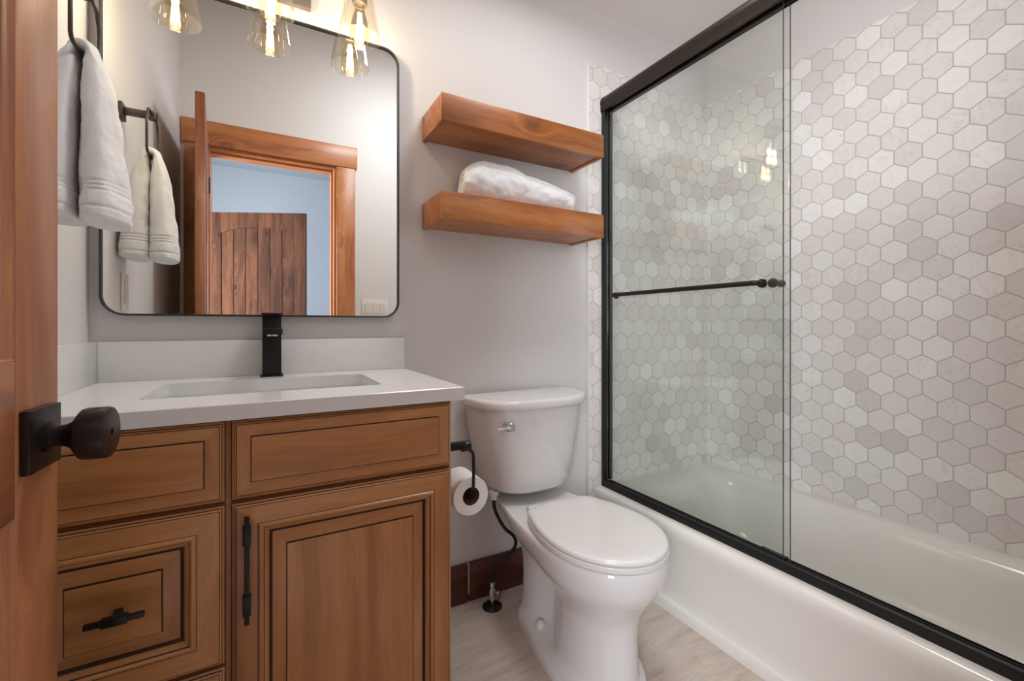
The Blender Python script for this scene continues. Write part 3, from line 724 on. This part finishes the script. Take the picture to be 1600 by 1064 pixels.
# ------------------------------------------------------------------ toilet paper holder and roll
HXX, HYY, HZZ = 0.4560, 1.032, 0.718
hd = thing('paper_holder', 'matte black toilet paper holder on the side of the vanity', 'paper holder', (VX1, HYY, HZZ))
b = B(); box(b, VX1+0.0003, VX1+0.007, HYY-0.004, HYY+0.036, HZZ-0.022, HZZ+0.018, 0.0015); box(b, VX1+0.007, HXX-0.012, HYY-0.001, HYY+0.019, HZZ-0.010, HZZ+0.009, 0.002); obj('mount', b, M['black'], hd)
b = B(); lathe(b, [(0.0, -0.016), (0.0125, -0.016), (0.0135, -0.014), (0.0135, 0.006), (0.012, 0.008), (0.0, 0.008)], (HXX-0.006, HYY+0.009, HZZ-0.004), 'X', 24); obj('pivot', b, M['black'], hd)
b = B()
RLX, RLZ = 0.4640, 0.600
pth = smoothpath([(HXX-0.002, HYY+0.004, HZZ-0.014), (HXX+0.004, HYY+0.001, HZZ-0.017), (HXX+0.0075, HYY, HZZ-0.026), (HXX+0.0085, HYY, 0.672), (RLX, HYY, 0.615), (RLX, HYY+0.004, 0.603), (RLX, HYY+0.014, 0.600), (RLX, HYY+0.112, 0.600)], 6)
tube(b, pth, 0.0040, 12); obj('rod', b, M['black'], hd)
b = B(); N = 56
prof = [(0.0485, 1.046), (0.0492, 1.048), (0.0492, 1.140), (0.0485, 1.142), (0.0235, 1.142), (0.0228, 1.140), (0.0228, 1.048), (0.0235, 1.046)]
CRZ = 0.600-0.0185
rings = [[(RLX+r*math.cos(2*PI*k/N)*0.985, y, CRZ+r*math.sin(2*PI*k/N)) for k in range(N)] for r, y in prof]
loft(b, rings, False, False, loop=True, mis=[0, 0, 0, 0, 1, 1, 1, 0])
o = obj('toilet_roll', b, [M['paper'], M['core']], origin=(RLX, 1.094, CRZ-0.049)); tag(o, 'white toilet paper roll hanging on the black holder beside the vanity', 'toilet roll')

# ------------------------------------------------------------------ toilet
TX = 0.858
to = thing('toilet', 'white two-piece toilet with closed lid between the vanity and the bathtub', 'toilet', (TX, 1.12, 0.0))
def outline(Yf, Yb, Yc, hw, hwb, z, rec=0.0, rb=0.04, ex=2.0, n=44, Yr=1.195, conv=0.0):
    ys = [Yf+(Yc-Yf)*(1-math.cos(PI/2*i/(n//2))) for i in range(n//2)]+[Yc+(Yb-Yc)*math.sin(PI/2*i/(n//2)) for i in range(n//2+1)]
    side = []
    for y in ys:
        if y < Yc: w = hw*max(0.0, 1-((Yc-y)/(Yc-Yf))**ex)**(1/ex)
        else:
            s = min(1, (y-Yc)/max(1e-6, (Yb-Yc))); s = s*s*(1-conv)+conv*s*s*(3-2*s); w = hw+(hwb-hw)*s
            w -= rec*math.exp(-((y-Yr)/0.065)**2)
            if y > Yb-rb: w *= math.sqrt(max(0.0, 1-((y-(Yb-rb))/rb)**2))*0.999+0.001
        side.append((w, y))
    right = [(TX+w, y, z) for w, y in side]; left = [(TX-w, y, z) for w, y in side[::-1]]
    return right+left
tab = [  # z, Yf, Yb, Yc, hw, hwb, recess, back radius
 (0.000, 0.868, 1.395, 1.06, 0.136, 0.088, 0.000, 0.08), (0.022, 0.868, 1.395, 1.06, 0.136, 0.088, 0.000, 0.08), (0.030, 0.871, 1.392, 1.06, 0.132, 0.084, 0.000, 0.08), (0.034, 0.878, 1.385, 1.05, 0.112, 0.072, 0.030, 0.06),
 (0.042, 0.882, 1.380, 1.04, 0.103, 0.068, 0.050, 0.04), (0.080, 0.885, 1.378, 1.03, 0.098, 0.063, 0.056, 0.04), (0.150, 0.888, 1.378, 1.02, 0.092, 0.061, 0.056, 0.04), (0.200, 0.884, 1.380, 1.02, 0.094, 0.062, 0.050, 0.04),
 (0.235, 0.872, 1.385, 1.02, 0.104, 0.064, 0.036, 0.04), (0.270, 0.850, 1.395, 1.02, 0.128, 0.068, 0.018, 0.04), (0.300, 0.828, 1.415, 1.02, 0.150, 0.074, 0.005, 0.04), (0.330, 0.812, 1.450, 1.02, 0.164, 0.084, 0.0, 0.04),
 (0.360, 0.805, 1.475, 1.02, 0.171, 0.097, 0.0, 0.04), (0.380, 0.803, 1.480, 1.02, 0.173, 0.105, 0.0, 0.04), (0.391, 0.804, 1.480, 1.02, 0.172, 0.108, 0.0, 0.04), (0.396, 0.808, 1.478, 1.02, 0.168, 0.106, 0.0, 0.04)]
b = B(); R = []
zs = []
for a, c in zip(tab, tab[1:]):
    m = max(1, int((c[0]-a[0])/0.012))
    zs += [a[0]+(c[0]-a[0])*i/m for i in range(m)]
zs.append(tab[-1][0])
for z in zs:
    Yf, Yb, Yc, hw, hwb, rec, rb = interp(tab, z)
    R.append(outline(Yf, Yb, Yc, hw, hwb, z, rec, rb, conv=1.0 if z < 0.25 else max(0.0, 1-(z-0.25)/0.08)))
loft(b, R); obj('bowl', b, M['porcelain'], to, smooth=50)
def slab_outline(z, g=0.0, Yb=1.238):
    return outline(0.802+g, Yb-g, 1.01, 0.172-g, 0.113-g, z, 0, 0.03, 2.0)
b = B(); loft(b, [slab_outline(z, g, 1.236) for z, g in ((0.3960, 0.020), (0.3995, 0.019), (0.3997, 0.003), (0.401, 0.0005), (0.4135, 0.0), (0.4150, 0.002))]); obj('seat', b, M['seat'], to, smooth=50)
b = B(); loft(b, [slab_outline(z, g) for z, g in ((0.4148, 0.020), (0.4188, 0.019), (0.4190, 0.004), (0.4205, 0.0015), (0.428, 0.0015), (0.4315, 0.005), (0.433, 0.009), (0.4345, 0.03), (0.4352, 0.06))]); obj('seat_lid', b, M['seat'], to, smooth=50)
for s in (-1, 1):
    b = B(); tube(b, [(TX+s*0.075-0.02, 1.256, 0.408), (TX+s*0.075+0.02, 1.256, 0.408)], 0.0115, 16); obj('seat_hinge', b, M['seat'], to)
    b = B(); lathe(b, [(0.016, 0.0), (0.016, 0.008), (0.0135, 0.016), (0.008, 0.021), (0.0, 0.0225)], (TX+s*0.068, 1.225, 0.031), 'Z', 24); obj('bolt_cap', b, M['porcelain'], to)
def dshape(w, d, z, yb=1.496, n=3.2, N=56, cx=TX+0.002, rb=0.02):
    pts = []
    for i in range(N+1):
        t = PI*i/N
        x = w*math.copysign(abs(math.cos(t))**(2/n), math.cos(t)); y = yb-d*abs(math.sin(t))**(2/n)
        pts.append((cx+x, y, z))
    return pts
b = B(); R = []
ttab = [(0.428, 0.128, 0.150), (0.432, 0.146, 0.172), (0.442, 0.160, 0.186), (0.47, 0.170, 0.194), (0.55, 0.189, 0.202), (0.64, 0.207, 0.209), (0.733, 0.222, 0.214)]
for k in range(40):
    z = 0.428+(0.733-0.428)*(k/39)**1.4; w, d = interp(ttab, z); R.append(dshape(w, d, z, n=2.9))
loft(b, R); obj('tank', b, M['porcelain'], to, smooth=50)
b = B(); loft(b, [dshape(w, d, z, 1.498, n=3.0) for z, w, d in ((0.7335, 0.224, 0.216), (0.7335, 0.231, 0.224), (0.736, 0.235, 0.229), (0.742, 0.237, 0.231), (0.756, 0.237, 0.231), (0.762, 0.235, 0.229), (0.7655, 0.230, 0.224), (0.767, 0.22, 0.214))]); obj('tank_lid', b, M['porcelain'], to, smooth=50)
b = B(); lathe(b, [(0.0, -0.022), (0.013, -0.022), (0.016, -0.019), (0.017, -0.012), (0.0165, 0.012), (0.0, 0.012)], (0.712, 1.300, 0.681), 'Y', 30)
tube(b, [(0.712, 1.283, 0.681), (0.690, 1.280, 0.682), (0.664, 1.284, 0.681)], [0.006, 0.005, 0.0045], 12); obj('flush_lever', b, M['chrome'], to)
b = B(); lathe(b, [(0.0, 0.0), (0.017, 0.0), (0.017, -0.012), (0.012, -0.013), (0.012, -0.028), (0.0, -0.028)], (0.708, 1.40, 0.4345), 'Z', 20); obj('fill_nut', b, M['seat'], to)

# supply valve and hose
sv = thing('supply_valve', 'chrome water shut-off valve with black hose on the floor behind the toilet', 'valve', (0.722, 1.440, 0.0))
b = B(); lathe(b, [(0.036, 0.0), (0.036, 0.003), (0.028, 0.009), (0.012, 0.012), (0.0, 0.012)], (0.722, 1.440, 0.0), 'Z', 32); obj('escutcheon', b, M['bronze'], sv)
b = B(); lathe(b, [(0.0075, 0.010), (0.0075, 0.04), (0.0115, 0.042), (0.0115, 0.062), (0.008, 0.064), (0.008, 0.075), (0.0095, 0.076), (0.0095, 0.088), (0.006, 0.09), (0.0, 0.09)], (0.722, 1.440, 0.0), 'Z', 20)
tube(b, [(0.722, 1.440, 0.052), (0.731, 1.422, 0.050)], 0.006, 12); obj('valve_body', b, M['chrome'], sv)
b = B()
R = []
for yy, r in ((0.0, 0.010), (-0.004, 0.0165), (-0.010, 0.0165), (-0.014, 0.012)):
    R.append([(0.7325+r*math.cos(2*PI*k/20)*0.72, 1.421+yy, 0.050+r*math.sin(2*PI*k/20)*1.1) for k in range(20)])
loft(b, R); obj('valve_handle', b, M['nickel'], sv)
b = B()
hose = smoothpath([(0.722, 1.440, 0.088), (0.723, 1.442, 0.115), (0.742, 1.446, 0.150), (0.762, 1.436, 0.160), (0.790, 1.420, 0.188), (0.800, 1.405, 0.224), (0.788, 1.400, 0.258), (0.750, 1.398, 0.296), (0.722, 1.404, 0.348), (0.709, 1.400, 0.385), (0.708, 1.400, 0.410)], 8)
tube(b, hose, 0.0062, 12); obj('supply_hose', b, M['rubber'], sv)

# ------------------------------------------------------------------ bathtub
BX0, BX1, BY0, BY1, BH = 1.2555, XR-0.009, YF+0.002, YB-0.009, 0.315
bt = thing('bathtub', 'white alcove bathtub with a plain apron behind the sliding glass doors', 'bathtub', (1.63, 0.80, 0.0))
prof = [(0.0, 0.0), (0.0, 0.036), (0.003, 0.040), (0.010, 0.042), (0.0125, 0.047), (0.0128, 0.09), (0.0118, 0.15), (0.0090, 0.21), (0.0050, 0.250), (0.0020, 0.272), (0.0020, 0.287), (0.0050, 0.300), (0.0110, 0.309), (0.0190, 0.3140), (0.030, 0.3155)]
b = B()
front_rows = [[(BX0+dx, y, z) for dx, z in prof] for y in (BY0, BY1)]
loft(b, front_rows, False, False, closed=False)
# rim deck and basin
nn = 14
def tubring(x0, x1, y0, y1, r, z): return rr_xy(x0, x1, y0, y1, r, z, nn)
dx0 = BX0+0.030
deck_out = []
inn = tubring(dx0+0.075, BX1-0.030, BY0+0.06, BY1-0.055, 0.12, 0.3155)
for i, p in enumerate(inn):
    q = i//(nn+1); k = i % (nn+1); c = [(BX1, BY1), (dx0, BY1), (dx0, BY0), (BX1, BY0)][q]
    deck_out.append((c[0], c[1], 0.3155) if k == nn//2 else (((c[0], p[1], 0.3155) if (k < nn//2) == (q % 2 == 0) else (p[0], c[1], 0.3155))))
rows = [deck_out, inn]
for ins, z, r in ((0.010, 0.3148, 0.12), (0.020, 0.3115, 0.12), (0.032, 0.304, 0.12), (0.044, 0.290, 0.12), (0.056, 0.262, 0.12), (0.070, 0.215, 0.12), (0.084, 0.160, 0.12), (0.100, 0.110, 0.12), (0.118, 0.080, 0.12), (0.142, 0.062, 0.10), (0.17, 0.056, 0.08)):
    rows.append(tubring(dx0+0.075+ins, BX1-0.030-ins, BY0+0.06+ins*1.2, BY1-0.055-ins*1.7, r, z))
loft(b, rows, False, True)
bmesh.ops.remove_doubles(b, verts=b.verts, dist=0.0004)
obj('tub_shell', b, M['acrylic'], bt, smooth=45)
b = B(); lathe(b, [(0.034, 0.0), (0.034, 0.002), (0.026, 0.003), (0.0, 0.001)], (1.66, 0.40, 0.0565), 'Z', 28); obj('drain', b, M['chrome'], bt)

# ------------------------------------------------------------------ sliding shower doors on the tub
sd = thing('shower_doors', 'black framed sliding glass shower doors standing on the bathtub rim', 'shower door', (1.318, 0.80, 0.316))
TZ = 0.3158; EY0, EY1 = YF+0.003, YB-0.0085
b = B()
tp = [(1.2955, TZ), (1.2955, TZ+0.026), (1.2985, TZ+0.029), (1.304, TZ+0.029), (1.304, TZ+0.012), (1.319, TZ+0.012), (1.319, TZ+0.024), (1.3235, TZ+0.024), (1.3235, TZ+0.012), (1.343, TZ+0.012), (1.343, TZ+0.018), (1.347, TZ+0.018), (1.347, TZ)]
loft(b, [[(x, y, z) for x, z in tp] for y in (EY0, EY1)]); obj('bottom_track', b, M['track'], sd, smooth=30)
b = B(); hc, hz = 1.3165, 1.994
hp_ = []
for k in range(25):
    a = math.radians(200-220*k/24); hp_.append((hc+0.029*math.cos(a), hz+0.033*math.sin(a)))
hp_ += [(1.3445, 1.957), (1.340, 1.957), (1.340, 1.972), (1.3255, 1.972), (1.3255, 1.952), (1.3215, 1.952), (1.3215, 1.972), (1.3045, 1.972), (1.3045, 1.957), (1.2920, 1.957), (1.2895, 1.963)]
loft(b, [[(x, y, z) for x, z in hp_] for y in (EY0, EY1)]); obj('header_rail', b, M['bronze'], sd, smooth=40)
b = B(); loft(b, [[(hc+(x-hc)*s, y, hz+(z-hz)*s) for x, z in hp_[:25]+[(1.3445, 1.957), (1.2895, 1.957)]] for y, s in ((EY1-0.010, 1.03), (EY1-0.0005, 1.03))]); obj('header_end_cap', b, M['track'], sd, smooth=30)
for yy0, yy1 in ((EY1-0.022, EY1), (EY0, EY0+0.022)):
    b = B(); box(b, 1.2945, 1.3075, yy0, yy1, TZ+0.028, 1.957, 0.001); box(b, 1.3205, 1.3400, yy0, yy1, TZ+0.028, 1.957, 0.001); box(b, 1.3075, 1.3205, yy1-0.008 if yy1 == EY1 else yy0, yy1 if yy1 == EY1 else yy0+0.008, TZ+0.028, 1.957, mi=1)
    obj('wall_jamb', b, [M['track'], M['nickel']], sd)
def panel(x, y0, y1, z0, z1):
    b = B(); box(b, x-0.003, x+0.003, y0, y1, z0, z1)
    for f in b.faces:
        if abs(f.normal.x) < 0.5 : f.material_index = 1
    b.normal_update()
    for f in b.faces: f.material_index = 0 if abs(f.normal.x) > 0.5 else 1
    return obj('glass_panel', b, [M['glass'], M['gedge']], sd, smooth=0)
g1 = panel(1.3120, 0.738, 1.494, TZ+0.014, 1.972)
g2 = panel(1.3345, 0.731, 1.500, TZ+0.014, 1.972)
# towel bar on the outer panel
b = B(); BZ, BXX = 1.1465, 1.272
bar = smoothpath([(1.309, 0.796, BZ), (1.290, 0.796, BZ), (1.278, 0.800, BZ), (BXX, 0.815, BZ), (BXX, 0.85, BZ), (BXX, 1.36, BZ), (BXX, 1.405, BZ), (1.278, 1.423, BZ), (1.290, 1.428, BZ), (1.309, 1.428, BZ)], 6)
tube(b, bar, 0.0082, 16)
for yy in (0.796, 1.428): lathe(b, [(0.0, -0.011), (0.0125, -0.011), (0.0135, -0.009), (0.0135, -0.0003), (0.0, -0.0003)], (1.309, yy, BZ), 'X', 24)
obj('towel_bar', b, M['bronze'], g1)
b = B(); lathe(b, [(0.0, 0.0), (0.0145, 0.0), (0.0145, 0.006), (0.0085, 0.008), (0.0085, 0.036), (0.011, 0.040), (0.011, 0.052), (0.0, 0.054)], (1.3377, 0.785, BZ+0.002), 'X', 28); obj('inside_knob', b, M['iron'], g2)
b = B(); box(b, 1.304, 1.3415, 0.733, 0.81, TZ+0.0125, TZ+0.0195); box(b, 1.3045, 1.3080, 0.733, 0.81, TZ+0.0195, TZ+0.031); box(b, 1.3160, 1.3300, 0.733, 0.81, TZ+0.0195, TZ+0.031); obj('panel_guide', b, M['track'], sd)
